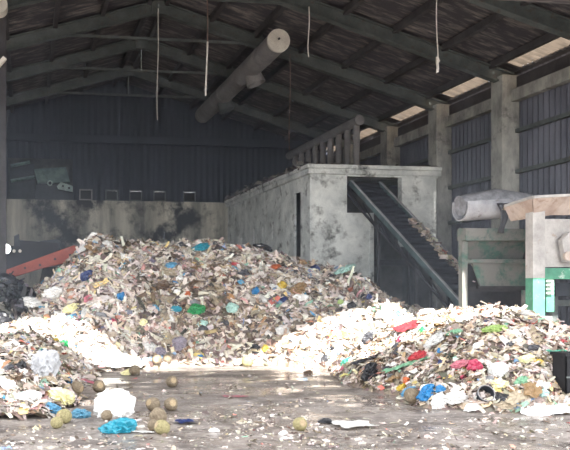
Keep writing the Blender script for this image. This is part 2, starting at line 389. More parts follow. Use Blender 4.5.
for y in (20.9,24.0,27.1):
    q=MB(); q.tube([(6.78,y,EYE+6.98),(6.78,y,roofz(6.78)-.1)],.015,6); q.build('hanger',M['steel'],e)

e=empty('vent_pipe_row',(10.4,22.5,5.2),'row of upright vent pipes under a round header on the house roof','pipes')
q=MB(); q.tube([(10.4,22.3,EYE+5.33),(10.4,28.6,EYE+5.33)],.15,16); q.build('header_pipe',M['duct'],e)
q=MB(); q.tube([(10.4,22.27,EYE+5.33),(10.4,22.31,EYE+5.33)],.16,18); q.build('end_cap',M['duct'],e)
for k in range(9):
    y=22.5+k*.68
    q=MB(); q.tube([(10.4,y,5.0),(10.4,y,EYE+5.25)],.1,12); q.tube([(10.4,y,EYE+4.95),(10.4,y,EYE+5.03)],.115,12)
    q.build('down_pipe',M['duct'],e)

# round white cap and post at the left edge
yl=17.4
c=P(-1,8,yl)
e=empty('duct_column',(c.x,yl,0),'grey post with a white round cap at the left edge','post')
pc=P(-2,60,yl)
q=MB(); q.box2((pc.x-.1,yl+.1,0),(P(6,60,yl).x,yl+.35,roofz(pc.x)-.2)); q.build('post_body',M['dark_steel'],e)
q=MB(); q.tube([(c.x,yl-.25,c.z),(c.x,yl+.1,c.z)],.2,20); q.build('round_cap',M['cap'],e)
q=MB(); a=P(-2,66,yl-.02); d=P(5,58,yl-.02); q.bar(a,d,.1,.1); q.build('bracket',M['cap'],e)

# ---------------------------------------------------------------- hanging cords
def cord(px,y0z,py1,Y,m,r,label,knot=0,sway=.02,parts=None):
    top=P(px,0,Y); x=top.x; zt=rz(x)-.1; zb=P(px,py1,Y).z
    pts=[]; n=14
    for i in range(n+1):
        t=i/n; pts.append((x+sway*math.sin(t*5+px)*t*2,Y+sway*math.cos(t*4+px)*t,zt+(zb-zt)*t))
    e=empty('hanging_cord',(x,Y,zt),label,'cord','cords hanging from the roof')
    k=n if parts is None else int(n*parts)
    q=MB(); q.tube(pts[:k+1],r,6); q.build('strand',M[m],e)
    if parts is not None:
        q=MB(); q.tube(pts[k:],r*1.3,6); q.build('frayed_end',M['rope'],e)
    if knot:
        q=MB(); z=zb+.32
        for a,bb,rr in ((0,.14,.045),(.12,.34,.03)):
            q.tube([(x,Y,z-a),(x+.02,Y,z-(a+bb)/2-.02),(x-.01,Y,z-bb)],[rr*.6,rr,rr*.5],8)
        q.build('knot',M['rope'],e)
cord(158,0,120,20.9,'rope',.013,'pale cord hanging from the roof peak, left of the other cords')
cord(207,0,96,17.8,'brown_rope',.016,'brown cord with white lower end, hanging left of the air duct',parts=.62)
cord(309,0,57,17.8,'rope',.014,'short pale cord hanging just right of the white duct cap')
cord(437,0,72,14.7,'rope',.013,'pale knotted cord hanging before the right roof slope',knot=1)
cord(290,0,150,20.9,'brown_rope',.014,'thin faint cord hanging down to the concrete house roof')

# ---------------------------------------------------------------- concrete house
HY=20.8
hx=lambda px: P(px,200,HY).x
hz=lambda py,px=370: P(px,py,HY).z
HX0,HX1=8.19,12.12; HT=5.24
e=empty('concrete_house',(HX0,HY,0),'pale concrete block house with flat roof and conveyor opening','house')
x347,x372,x402=hx(347),hx(373),hx(402); z176,z213=hz(177),hz(213)
q=MB()
W=.25
q.box2((HX0,HY,0),(x347,HY+W,HT-.28)); q.box2((x347,HY,0),(x372,HY+W,z213)); q.box2((x347,HY,z176),(x402,HY+W,HT-.28)); q.box2((x402,HY,hz(246)),(HX1,HY+W,HT-.28))
o=q.build('front_wall',M['pale_concrete'],e)
# left side wall, with slits and a tall opening
q=MB()
cuts=[(HX0,0,0)]
segs=[]
y=HY+W
doors=[(21.55,22.05,2.6,4.55)]
slits=[(24.0,24.2,3.3,3.9),(25.0,25.2,3.2,3.8),(26.1,26.3,3.2,3.8),(27.6,27.8,3.0,3.6)]
for (a,b_,z0,z1) in doors+slits:
    q.box2((HX0,y,0),(HX0+.06,a,HT-.28)); q.box2((HX0,a,0),(HX0+.06,b_,z0)); q.box2((HX0,a,z1),(HX0+.06,b_,HT-.28)); y=b_
q.box2((HX0,y,0),(HX0+.06,BACK_Y,HT-.28))
q.build('side_wall',M['pale_concrete'],e)
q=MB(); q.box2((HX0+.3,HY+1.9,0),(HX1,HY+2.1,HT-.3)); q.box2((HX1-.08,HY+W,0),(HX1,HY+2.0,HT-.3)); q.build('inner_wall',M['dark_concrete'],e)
# right inner jamb
q=MB(); q.box2((HX0-.1,HY-.12,HT-.28),(HX1+.1,BACK_Y,HT-.12)); q.box2((HX0-.14,HY-.16,HT-.12),(HX1+.1,HY+.12,HT)); q.box2((HX0-.14,HY+.12,HT-.12),(HX0+.14,BACK_Y,HT))
o=q.build('roof_slab',M['pale_concrete'],e); bevel(o,.03)
q=MB(); q.box2((x347,HY-.05,z176-.0),(hx(437),HY+.02,z176+.14)); q.box2((x372-.12,HY-.06,0),(x372,HY+.02,z213)); q.build('opening_lintel',M['pale_concrete'],e)
# pipes inside the open bay
q=MB(); xp=hx(379); q.tube([(xp,HY+.6,0),(xp,HY+.6,3.0)],.06,10); q.build('bay_pipe',M['dark_steel'],e)
q=MB(); q.tube([(hx(372),HY+.5,hz(262)),(hx(415),HY+.5,hz(262))],.09,10); q.build('bay_pipe',M['dark_steel'],e)
# rubble and rags along the roof edge: drawn later with the litter

# ---------------------------------------------------------------- conveyor
A=Vector((9.95,21.0,4.72)); B=Vector((10.62,15.9,.86))
dv=(B-A).normalized(); rt=dv.cross(Vector((0,0,1))).normalized(); rt=-rt if rt.x<0 else rt; up=rt.cross(dv); up=up if up.z>0 else -up
e=empty('belt_conveyor',(B.x,B.y,0),'inclined belt conveyor coming down from the concrete house opening','conveyor')
q=MB(); q.bar(A,B,.86,.05,up=up); belt=q.build('belt',M['belt'],e)
L=(B-A).length
for k in range(int(L/.22)):
    c=A+dv*(.15+k*.22)+up*.05
    q=MB(); q.bar(c-rt*.4,c+rt*.4,.04,.07,up=up); o=q.build('cleat',M['belt'],belt); o.location=(0,0,0)
for sd in(-1,1):
    q=MB(); o=rt*sd*.48; q.bar(A+o+up*.03,B+o+up*.03,.04,.14,up=up); q.build('side_plate',M['conv_green'],e)
    q=MB(); q.bar(A+o+up*.12,B+o+up*.12,.06,.03,up=up); q.build('edge_rail',M['trough'],e)
    q=MB(); q.bar(A+o-up*.32,B+o-up*.26,.05,.05,up=up)
    for k in range(7):
        t=k/7; a=A+(B-A)*t+o-up*.1; c=A+(B-A)*(t+1/7)+o-up*.3; q.bar(a,c,.03,.03,up=up)
    q.build('under_truss',M['dark_steel'],e)
for t in(.3,.62,.9):
    for sd in(-1,1):
        c=A+(B-A)*t+rt*sd*.48-up*.2; q=MB(); q.bar((c.x,c.y,0),c,.07,.07); q.build('leg',M['dark_steel'],e)
q=MB(); q.tube([A-rt*.45-up*.08,A+rt*.45-up*.08],.16,14); q.build('head_roller',M['dark_steel'],e)

# ---------------------------------------------------------------- hopper machine on the right
YN,YF=13.3,14.7
e=empty('hopper_machine',(P(500,300,YN).x,YN,0),'green and white steel hopper machine at the right edge','machine')
xr0,xr1=P(533,250,YN).x,P(545,250,YN).x
XR=P(610,250,YN).x
def rect(mb,x0,y0,x1,y1,Y,th=.06,**k): quad_slab(mb,PP([(x0,y0),(x1,y0),(x1,y1),(x0,y1)],Y),th,**k)
q=MB(); q.box2((xr0,YN,P(540,278,YN).z),(xr1,YN+.22,P(540,205,YN).z)); o=q.build('leg',M['white_steel'],e); tag(o,'white painted upper leg')
q=MB(); q.box2((xr0,YN,0),(xr1,YN+.22,P(540,278,YN).z)); q.build('leg',M['bright_green'],e)
q=MB(); c=P(539.5,318,YN); q.box2((c.x-.22,YN-.06,c.z-.035),(c.x+.22,YN+.3,c.z+.035)); q.box2((c.x-.16,YN-.02,c.z-.4),(c.x+.16,YN+.26,c.z-.035)); q.build('leg_flange',M['white_steel'],e)
q=MB(); xl=P(465,250,YF).x; q.box2((xl-.06,YF,0),(xl+.06,YF+.14,P(465,228,YF).z)); q.build('leg',M['green'],e)
q=MB(); q.box2((XR-.12,YN,0),(XR+.12,YN+.22,3.0)); q.build('leg',M['bright_green'],e)
q=MB(); q.box2((XR-.12,YF+1.2,0),(XR+.12,YF+1.4,3.0)); q.build('leg',M['green'],e)
# cross beams
q=MB(); q.box2((xr1,YN+.02,P(550,279,YN).z),(XR,YN+.2,P(550,268,YN).z)); q.build('cross_beam',M['bright_green'],e)
q=MB(); q.box2((xl-.08,YF-.16,P(490,241,YF).z),(P(534,230,YF).x,YF+.16,P(490,229,YF).z)); q.build('cross_beam',M['green'],e)
q=MB(); q.box2((P(548,290,YN).x,YN+.05,P(548,312,YN).z),(P(556,290,YN).x,YN+.15,P(548,279,YN).z)); q.build('gusset',M['bright_green'],e)
q=MB()
for k in range(4):
    z=P(548,281+k*4,YN).z; q.box2((P(546,0,YN).x,YN-.02,z-.02),(P(553,0,YN).x,YN+.05,z+.02))
q.build('step_bracket',M['white_steel'],e)
# sloped hopper sheets (left body), profile in Y,Z
zt=P(490,236,YF).z; zm=P(490,262,YF).z; zb=P(490,286,YF).z
x0,x1=P(469,250,YF).x,P(533,250,YF).x
q=MB(); q.prism([(YF+.2,zt),(YF+.4,zm),(YF+.4,zm-.04),(YF+.16,zt-.05)],x0,x1); q.build('upper_slope_sheet',M['green'],e)
q=MB(); quad_slab(q,PP([(471,259),(533,259),(526,287),(481,287)],YF+.12),.05); q.build('lower_sheet',M['green'],e)
q=MB(); q.box2((x0,YF+.05,zm-.02),(x1,YF+.4,zm+.05)); q.build('ledge',M['green'],e)
q=MB(); q.box2((P(479,287,YF).x,YF+.02,zb-.05),(P(527,287,YF).x,YF+.2,zb+.0)); q.build('ledge',M['dark_steel'],e)
q=MB(); q.prism([(YF+.1,zt),(YF+.8,zt),(YF+.8,zb),(YF+.12,zb),(YF+.5,zm)],x1-.05,x1); q.build('end_plate',M['white_steel'],e)
q=MB(); q.box2((P(468,250,YF+.8).x,YF+.78,.5),(XR,YF+.83,zt)); q.build('rear_sheet',M['dark_steel'],e)
q=MB(); q.box2((x0+.05,YF+.1,zb-.12),(x1,YF+.2,zb)); q.build('lip',M['dark_steel'],e)
q=MB(); q.box2((P(523,285,YF).x,YF-.02,P(526,322,YF).z),(P(531,285,YF).x,YF+.06,P(526,290,YF).z)); q.build('side_strut',M['green'],e)
# trough on top: a half-round shell lying along X
yt=YF-.15; cz=P(495,207,yt).z; xa,xb=P(463,210,yt).x,P(536,210,yt).x; rad=.3
q=MB(); prof=[]
for k in range(15):
    a=PI*(.9)+ (PI*1.25)*k/14; prof.append((yt+.12+math.cos(a)*rad,cz+math.sin(a)*rad))
inn=[(yt+.12+(p[0]-yt-.12)*.9,cz+(p[1]-cz)*.9) for p in prof]
poly=prof+inn[::-1]
n=len(poly); vs=[(xa+.0,p[0],p[1]) for p in poly]+[(xb,p[0],p[1]+.12) for p in poly]
fs=[(i,i+n,(i+1)%n+n,(i+1)%n) for i in range(n)]
m=len(prof)
for i in range(m-1):
    fs.append((i,i+1,2*m-2-i,2*m-1-i)); fs.append((n+i,n+2*m-1-i,n+2*m-2-i,n+i+1))
q.add(vs,fs,smooth=False); q.build('trough',M['trough'],e)
q=MB(); q.tube([(xa+.05,yt+.2,cz+.03),(xa+.9,yt+.22,cz+.17),(xb,yt+.22,cz+.12)],[.22,.25,.2],16); q.build('trough_load',M['trough_load'],e)
# flared hopper rim of cream rusty panels
q=MB()
top=[(505,206),(533,197),(571,194),(612,193)]; bot=[(512,221),(534,218),(552,215),(600,215)]
for i in range(3):
    a=P(*top[i],YN-.15); a2=P(*top[i+1],YN-.3 if i else YN-.3); c1=P(*bot[i],YN+.1); c2=P(*bot[i+1],YN+.1)
    if i==0: a=P(*top[0],YN+.7); c1=P(*bot[0],YN+.75)
    if i==1: a=P(*top[1],YN-.3)
    quad_slab(q,[a,a2,c2,c1],.04)
q.build('hopper_rim',M['rust_cream'],e)
q=MB(); a=P(533,197,YN-.3); q.bar(a,P(612,193,YN-.3),.05,.05); q.bar(P(505,206,YN+.7),a,.05,.05); q.build('rim_edge',M['white_steel'],e)
q=MB(); rect(q,545,219,612,267,YN+.06,.05); q.build('side_panel',M['white_steel'],e)
q=MB(); quad_slab(q,PP([(562,240),(570,232),(612,232),(612,262),(566,262)],YN-.12),.12); q.build('guard_plate',M['white_steel'],e)
q=MB(); c=P(569,256,YN-.16); q.tube([c,c+Vector((0,.06,0))],.09,14); q.build('rust_disc',M['rust_cream'],e)
q=MB(); rect(q,552,296,558,345,YN+.9,.1); rect(q,546,300,612,306,YN+.95,.1); q.build('inner_frame',M['steel'],e)
q=MB(); rect(q,556,283,612,296,YN+.8,.5); q.build('gear_housing',M['machine_dark'],e)

# ---------------------------------------------------------------- wheel loader far left
yl=20.4
e=empty('wheel_loader',(P(20,260,yl).x,yl,0),'orange armed loader with one lit headlamp, behind the black bag heap','loader')
q=MB(); pts=PP([(-30,290),(0,272),(74,245),(82,248),(86,255),(78,260),(40,269),(5,280),(-30,302)],yl)
quad_slab(q,pts,.22); arm=q.build('lift_arm',M['orange'],e); bevel(arm,.02)
for x,y in ((10,274),(25,268),(40,265),(55,259),(70,255)):
    q=MB(); c=P(x,y,yl-.03); q.tube([c,c+Vector((0,.05,0))],.035,8); o=q.build('pin',M['dark_steel'],arm); o.location=(0,0,0)
q=MB(); q.tube([P(78,250,yl-.05),P(88,253,yl-.1),P(93,262,yl-.1),P(90,272,yl-.05)],.09,8); q.build('bucket_link',M['black'],e)
q=MB(); quad_slab(q,PP([(-40,246),(14,246),(18,240),(58,243),(62,254),(0,276),(-40,290)],yl+.5),1.2)
q.build('engine_body',M['black'],e)
q=MB(); quad_slab(q,PP([(14,236),(19,234),(20,246),(14,247)],yl+.5),.3); q.build('exhaust_stack',M['machine_dark'],e); q=MB(); quad_slab(q,PP([(40,241),(58,239),(60,247),(40,249)],yl+.6),.5); q.build('engine_hood',M['machine_dark'],e)
q=MB(); quad_slab(q,PP([(44,264),(66,258),(62,300),(36,300)],yl+.5),.5); q.build('chassis_plate',M['dark_concrete'],e)
for c in (P(18,300,yl+.7),P(70,300,yl+.9)):
    q=MB(); q.tube([(c.x,c.y,.65),(c.x,c.y+.45,.65)],.65,20); q.build('wheel',M['black'],e)
c=P(6,249,yl+.3); q=MB(); q.tube([c+Vector((0,-.05,0)),c+Vector((0,.2,0))],.15,16); q.build('lamp_housing',M['black'],e)
q=MB(); q.tube([c+Vector((0,-.09,0)),c+Vector((0,-.04,0))],.125,16); o=q.build('headlamp',M['headlight'],e); tag(o,'lit white headlamp')
for x in(14,20):
    c=P(x,251,yl+.4); q=MB(); q.tube([c+Vector((0,-.05,0)),c+Vector((0,.1,0))],.045,10); q.build('marker_lamp',M['cap'],e)

# ---------------------------------------------------------------- waste heaps
def lerp_tab(t,x):
    if x<=t[0][0]: return t[0][1]
    for (a,va),(b_,vb) in zip(t,t[1:]):
        if x<=b_:
            u=(x-a)/(b_-a); return va+(vb-va)*u
    return t[-1][1]
def sm(a,b_,x):
    t=max(0,min(1,(x-a)/(b_-a))); return t*t*(3-2*t)
def fbm(x,y,s,seed=0): return noise.fractal(Vector((x*s+seed,y*s-seed*1.7,seed*.37)),1.0,2.0,4)
CREST=[(-.6,.9),(-.09,1.45),(.54,1.8),(1.2,2.35),(1.62,2.8),(2.4,2.74),(3.27,2.76),(4.39,2.80),(5.0,2.70),(5.66,2.58),(6.4,2.44),(7.1,2.25),(8.1,1.75),(8.65,1.3),(9.3,1.1),(10.5,1.0),(11.8,.7)]
BASE=[(-1,14.4),(.6,14.5),(1.9,14.9),(4.5,15.4),(5.4,15.0),(6.2,14.3),(7,13.9),(11.8,13.8)]
def h_main(x,y):
    yb=lerp_tab(BASE,x)+fbm(x,0,.9,3)*.25; c=lerp_tab(CREST,x); yc_=18.0 if x<7.5 else 17.2
    if y<yb: return -1
    if y<yc_:
        s=(y-yb)/(yc_-yb); p=1-(1-s)**1.55; h=c*p
    else:
        yend=20.65 if x>7.3 else 21.8
        s=(y-yc_)/(yend-yc_); h=c*(1-s*s*(3-2*s)) if s<1 else -1
    h*=sm(-1.2,.1,x)*(1-sm(11.2,12.1,x))
    return h+fbm(x,y,1.1,1)*.16+fbm(x,y,3.2,5)*.06 if h>.02 else h
def polydist(poly,x,y):
    ins=False; dm=1e9; n=len(poly)
    for i in range(n):
        x1,y1=poly[i]; x2,y2=poly[(i+1)%n]
        if (y1>y)!=(y2>y) and x<(x2-x1)*(y-y1)/(y2-y1)+x1: ins=not ins
        dx,dy=x2-x1,y2-y1; t=max(0,min(1,((x-x1)*dx+(y-y1)*dy)/(dx*dx+dy*dy)))
        dm=min(dm,math.hypot(x-x1-t*dx,y-y1-t*dy))
    return dm if ins else -dm
RP=[(5.9,14.2),(5.45,12.4),(5.3,10.9),(5.45,9.5),(5.9,9.05),(7.1,8.75),(8.5,8.7),(10.2,9.4),(11.6,10.5),(12,13),(11.6,15.5),(9,16.2),(7,15.6)]
RCAP=[(5,1.2),(6.8,1.26),(7.7,1.3),(8.3,1.1),(8.8,.84),(9.4,.56),(12,.45)]
def h_right(x,y):
    d=polydist(RP,x,y)+fbm(x,y,1.3,9)*.18
    if d<=0: return -1
    cap=lerp_tab(RCAP,x)
    u=min(1,d/2.7); h=cap*(1-(1-u)**1.7)
    return h+fbm(x,y,1.4,11)*.14*u+fbm(x,y,3.5,15)*.05
LP=[(-6,10.6),(-2,9.6),(-.4,9.35),(.25,9.35),(.72,10.6),(1.0,12.3),(1.5,14.4),(2.6,15.6),(1.6,17),(-1,16.8),(-6,16.5)]
LCAP=[(-6,1.0),(-.9,1.1),(-.45,1.2),(-.1,1.5),(.3,1.68),(.8,1.75),(1.5,1.6)]
def h_left(x,y):
    d=polydist(LP,x,y)+fbm(x,y,1.2,21)*.15
    if d<=0: return -1
    u=min(1,d/3.4); h=lerp_tab(LCAP,x)*(1-(1-u)**1.35)
    return h+fbm(x,y,1.4,23)*.14*u+fbm(x,y,3.4,25)*.05
BP=[(-5,15.6),(-.5,15.4),(.6,16.2),(.9,17.5),(.4,19.2),(-5,19.4)]
def h_black(x,y):
    d=polydist(BP,x,y)
    if d<=0: return -1
    u=min(1,d/1.4); return (1.95-.25*abs(x+.3))*(1-(1-u)**2)+fbm(x,y,1.5,31)*.15
HS={'main':h_main,'right':h_right,'left':h_left,'black':h_black}
def H(x,y): return max(0,h_main(x,y),h_right(x,y),h_left(x,y),h_black(x,y))
def normal(f,x,y,e=.06):
    return Vector((f(x-e,y)-f(x+e,y),f(x,y-e)-f(x,y+e),2*e)).normalized()
def hit(px,py,y0=6,y1=23):
    """where the line of sight through a photo position first meets the heaps or the ground"""
    d=ray(px,py); y=y0
    while y<y1:
        t=y/d.y; x=d.x*t; z=EYE+d.z*t
        if z<=H(x,y): return Vector((x,y,H(x,y)))
        y+=.03
    t=y1/d.y; return Vector((d.x*t,y1,H(d.x*t,y1)))

PAL_MIX=[(30,(214,209,203)),(18,(196,189,182)),(14,(178,168,160)),(8,(198,184,164)),(8,(158,142,126)),(12,(122,112,104)),(6,(88,80,75)),(1.6,(200,158,156)),(1.2,(130,152,182)),(.6,(84,150,190)),(.8,(136,176,156)),(.6,(206,188,128)),(.7,(184,112,100)),(.7,(104,104,124)),(.8,(166,126,96))]
PAL_SOIL=[(12,(196,188,180)),(14,(150,136,122)),(12,(120,104,88)),(12,(92,80,70)),(6,(66,58,54)),(5,(170,150,120)),(1,(170,110,90))]
PAL_DARK=[(40,(36,36,42)),(30,(54,54,60)),(14,(84,84,90)),(7,(150,150,155)),(3,(190,190,190))]
PAL_BROWN=[(15,(206,201,195)),(19,(186,179,172)),(20,(172,160,148)),(9,(196,180,156)),(12,(128,116,106)),(6,(88,79,73)),(1.8,(190,130,122)),(1.,(122,150,184)),(1.,(136,178,156)),(.8,(208,190,128)),(.8,(182,100,96))]
def pick(p):
    t=R.random()*sum(w for w,_ in p)
    for w,c in p:
        t-=w
        if t<=0: break
    k=R.uniform(.9,1.1); j=lambda: R.uniform(-6,6); w_=(1.015,.995,.975)
    return lin([max(8,min(238,v*k*w_[i_]+j())) for i_,v in enumerate(c)])
def crumple_scrap(mb, pos, n, size, col, aspect, kinds=0):
    """one torn piece: a small bent grid lying on the slope"""
    nx,ny=4,3
    x=Vector((R.gauss(0,1),R.gauss(0,1),R.gauss(0,.35))); x=(x-n*x.dot(n)).normalized(); y=n.cross(x)
    tilt=R.gauss(0,.34); ax=Matrix.Rotation(tilt,3,x); y=ax@y; n2=ax@n
    tilt=R.gauss(0,.3); ax=Matrix.Rotation(tilt,3,y); x=ax@x; n2=ax@n2
    lx=size*aspect**.5; ly=size/aspect**.5
    ph=R.uniform(0,6.28); am=size*R.uniform(.06,.2); vs=[]
    w=R.uniform(.7,2.4)
    for i in range(nx+1):
        u=i/nx-.5; wd=1-.5*abs(u)*R.uniform(.3,1.5)
        for j in range(ny+1):
            v=j/ny-.5
            h=am*math.sin(ph+u*w*5)+R.uniform(-1,1)*size*.07
            vs.append(pos+x*(u*lx+R.uniform(-.05,.05)*size)+y*(v*ly*wd+R.uniform(-.06,.06)*size)+n2*(h+size*.06))
    fs=[]
    for i in range(nx):
        for j in range(ny):
            a=i*(ny+1)+j; fs.append((a,a+ny+1,a+ny+2,a+1))
    mb.add(vs,fs,col=col)
def heap(key, name, label, xr, yr, step, n, pal, smin, smax, core, accept=None):
    f=HS[key]; mb=MB()
    nx=int((xr[1]-xr[0])/step); ny=int((yr[1]-yr[0])/step); idx={}; vs=[]; fs=[]
    hh=[[f(xr[0]+i*step,yr[0]+j*step) for j in range(ny+1)] for i in range(nx+1)]
    for i in range(nx):
        for j in range(ny):
            q=[(i,j),(i+1,j),(i+1,j+1),(i,j+1)]
            if max(hh[a][b_] for a,b_ in q)<=0: continue
            face=[]
            for a,b_ in q:
                if (a,b_) not in idx:
                    idx[(a,b_)]=len(vs); vs.append((xr[0]+a*step+R.uniform(-.3,.3)*step,yr[0]+b_*step+R.uniform(-.3,.3)*step,max(hh[a][b_],-.05)-.03))
                face.append(idx[(a,b_)])
            fs.append(tuple(face))
    for fa in fs: mb.c.append(None)
    mb.c=[]; 
    n0=0
    mb.v=list(vs)
    for fa in fs:
        mb.f.append(fa); mb.c.append(tuple(pick([(1,core)]))); mb.m.append(0); mb.sm.append(False)
    k=0; tries=0
    while k<n and tries<n*12:
        tries+=1
        x=R.uniform(*xr); y=R.uniform(*yr); z=f(x,y)
        if z<=.015: continue
        if accept and not accept(x,y,z): continue
        if z<max(g(x,y) for kk,g in HS.items() if kk!=key)-.12: continue
        nn=normal(f,x,y); 
        if nn.z<.2: continue
        s=smin*(smax/smin)**(R.random()**1.4)
        q_=pal
        if key=='main':
            m_=sm(.0,.5,noise.noise(Vector((x*.6,y*.7,z*.7)))+.35*math.exp(-((x-3.8)/1.8)**2-((z-1.2)/.8)**2))
            if R.random()<.75*m_: q_=PAL_SOIL
        elif key=='right' and R.random()<.6*sm(0,.45,noise.noise(Vector((x*.9,y*.9,7.)))): q_=PAL_SOIL
        crumple_scrap(mb,Vector((x,y,z)),nn,s,pick(q_),R.uniform(1,3) if R.random()<.55 else R.uniform(3,7)); k+=1
    o=mb.build(name,M['scrap']); tag(o,label,'waste heap',None,'stuff'); return o
acc=lambda x,y,z: y<18.8 or R.random()<.15
heap('main','waste_heap','tall heap of mixed torn plastic and scraps in the middle of the shed',(-1.2,12.1),(13.6,21.9),.09,23000,PAL_MIX,.05,.22,(124,113,105),acc)
heap('right','waste_heap','low wide heap of mixed rubbish in front of the green machine',(5.0,12.2),(8.5,16.4),.07,15000,PAL_BROWN,.035,.17,(124,113,105),lambda x,y,z:(x<9.6) or R.random()<.2)
heap('left','waste_heap','low heap of pale rubbish at the left edge before the loader',(-2.6,2.8),(9.4,17.2),.08,10000,PAL_MIX,.04,.2,(120,108,100),lambda x,y,z: x>-1.6)
heap('black','waste_heap','dark heap of black plastic behind the left pale rubbish',(-2.6,1.2),(15.2,19.6),.1,1500,PAL_DARK,.08,.35,(36,36,42))

# flat litter trodden into the wet ground
mb=MB(); k=0
while k<1700:
    px=R.uniform(-20,600); py=372+80*R.random()**1.0
    g=G(px,py)
    if H(g.x,g.y)>.03: continue
    # more litter near heaps, bands across the yard
    dn=noise.noise(Vector((g.x*.5,g.y*1.6,4.)))
    if dn<R.uniform(-.35,.3): continue
    s=.02*(5)**(R.random()**1.8)
    crumple_scrap(mb,Vector((g.x,g.y,-s*.05)),Vector((R.gauss(0,.03),R.gauss(0,.03),1)).normalized(),s,pick(PAL_BROWN if R.random()<.5 else [(2,(206,200,194)),(3,(176,168,160)),(2,(120,108,98))]),R.uniform(1,4)); k+=1
o=mb.build('ground_litter',M['scrap']); tag(o,'small torn litter scattered over the wet ground','litter',None,'stuff')
# rags and debris lying along the house roof edge
mb=MB()
for k in range(420):
    y=R.uniform(HY,BACK_Y-.3); x=HX0-.14+R.random()**2*.8
    crumple_scrap(mb,Vector((x,y,HT+R.random()*.05-(.12 if x>HX0+.14 else 0))),Vector((R.gauss(0,.2),R.gauss(0,.2),1)).normalized(),R.uniform(.08,.3),pick([(4,(70,68,68)),(2,(110,106,104)),(1,(160,156,150))]),R.uniform(1,3))
for k in range(160):
    x=R.uniform(HX0,HX1); crumple_scrap(mb,Vector((x,HY+R.uniform(.0,.5),HT-(.12 if 0 else 0)+R.random()*.03-.01)),Vector((0,0,1)),R.uniform(.06,.18),pick([(4,(80,76,72)),(2,(120,114,108))]),R.uniform(1,3))
o=mb.build('roof_debris',M['scrap']); tag(o,'dark scraps and dust lying on the concrete house roof','debris',None,'stuff')
# rubbish caught along the conveyor edge
mb=MB()
for k in range(330):
    t=R.uniform(.32,.97); c=A+(B-A)*t+rt*(.34+R.gauss(0,.05))+up*(.05+abs(R.gauss(0,.06)))
    crumple_scrap(mb,c,(up+Vector((R.gauss(0,.4),R.gauss(0,.4),0))).normalized(),R.uniform(.05,.16),pick(PAL_BROWN),R.uniform(1,2.5))
o=mb.build('belt_litter',M['scrap']); tag(o,'line of pale rubbish riding along the conveyor edge','litter',None,'stuff')
mb=MB()
for k in range(420):
    c=Vector((R.uniform(P(470,300,YF).x,P(530,300,YF).x),R.uniform(YF+.1,YF+1.0),0)); c.z=max(H(c.x,c.y),.8)+R.random()*.35
    crumple_scrap(mb,c,Vector((R.gauss(0,.4),R.gauss(0,.4)-.3,1)).normalized(),R.uniform(.05,.2),pick([(3,(84,76,70)),(3,(50,46,43)),(1,(130,122,114))]),R.uniform(1,3))
for k in range(10):
    u=R.random()**2; c=Vector((R.uniform(x0,x1),YF+.3,zm+(zb-zm)*u)); crumple_scrap(mb,c,Vector((0,-.6,.8)),R.uniform(.04,.12),pick(PAL_BROWN),R.uniform(1,2.5))
o=mb.build('hopper_litter',M['scrap']); tag(o,'loose rubbish spilled under and on the hopper machine','litter',None,'stuff')

# ---------------------------------------------------------------- single pieces: bags, sheets, coconuts
COLORS={'white':(232,230,226),'grey_white':(206,204,200),'pale_grey':(176,176,178),'dull_blue':(96,160,190),'grey':(150,150,152),'dark_grey':(84,84,90),'black':(38,38,44),'beige':(206,188,160),'tan':(176,142,100),
 'blue':(40,140,205),'sky':(110,180,220),'cyan':(44,170,196),'navy':(44,62,120),'teal':(80,176,146),'green':(52,168,96),'pale_green':(150,206,166),'lime':(178,206,120),
 'red':(216,72,80),'pink':(226,130,146),'magenta':(204,62,98),'orange':(232,120,62),'yellow':(236,200,72),'pale_yellow':(232,224,170),'brown':(120,96,76),'lilac':(168,158,172),'mint':(170,205,195)}
BM={k:plastic('plastic_'+k,[q*(1 if min(v)>160 else .62) for q in lin(v)],.5 if k in('white','beige','tan') else .36) for k,v in COLORS.items()}
def bag_mesh(seed, sq=(1,.8,.6), sub=3, amp=.24, planes=26):
    r=random.Random(seed); bm=bmesh.new(); bmesh.ops.create_icosphere(bm,subdivisions=sub,radius=1)
    pl=[(Vector((r.gauss(0,1),r.gauss(0,1),r.gauss(0,1))).normalized(),r.uniform(.62,1.0)) for _ in range(planes)]
    off=Vector((r.uniform(0,50),r.uniform(0,50),r.uniform(0,50)))
    for v in bm.verts:
        d=v.co.normalized(); rr=1.15
        for n,dd in pl:
            c=n.dot(d)
            if c>.05: rr=min(rr,dd/c)
        g=Vector((d.x*1.5+.9*d.z,d.y*3.2-.8*d.x,d.z*1.6)); rr+=amp*.9*(.6-2.2*abs(noise.noise(g*1.1+off)))+amp*.55*(.4-1.6*abs(noise.noise(Vector((g.y,g.z,g.x))*1.7+off*1.3)))
        v.co=Vector((d.x*sq[0],d.y*sq[1],max(d.z*sq[2],-.35*sq[2])))*rr
    me=bpy.data.meshes.new('plastic_bag'); bm.to_mesh(me); bm.free(); me.materials.append(BM['white'])
    return me
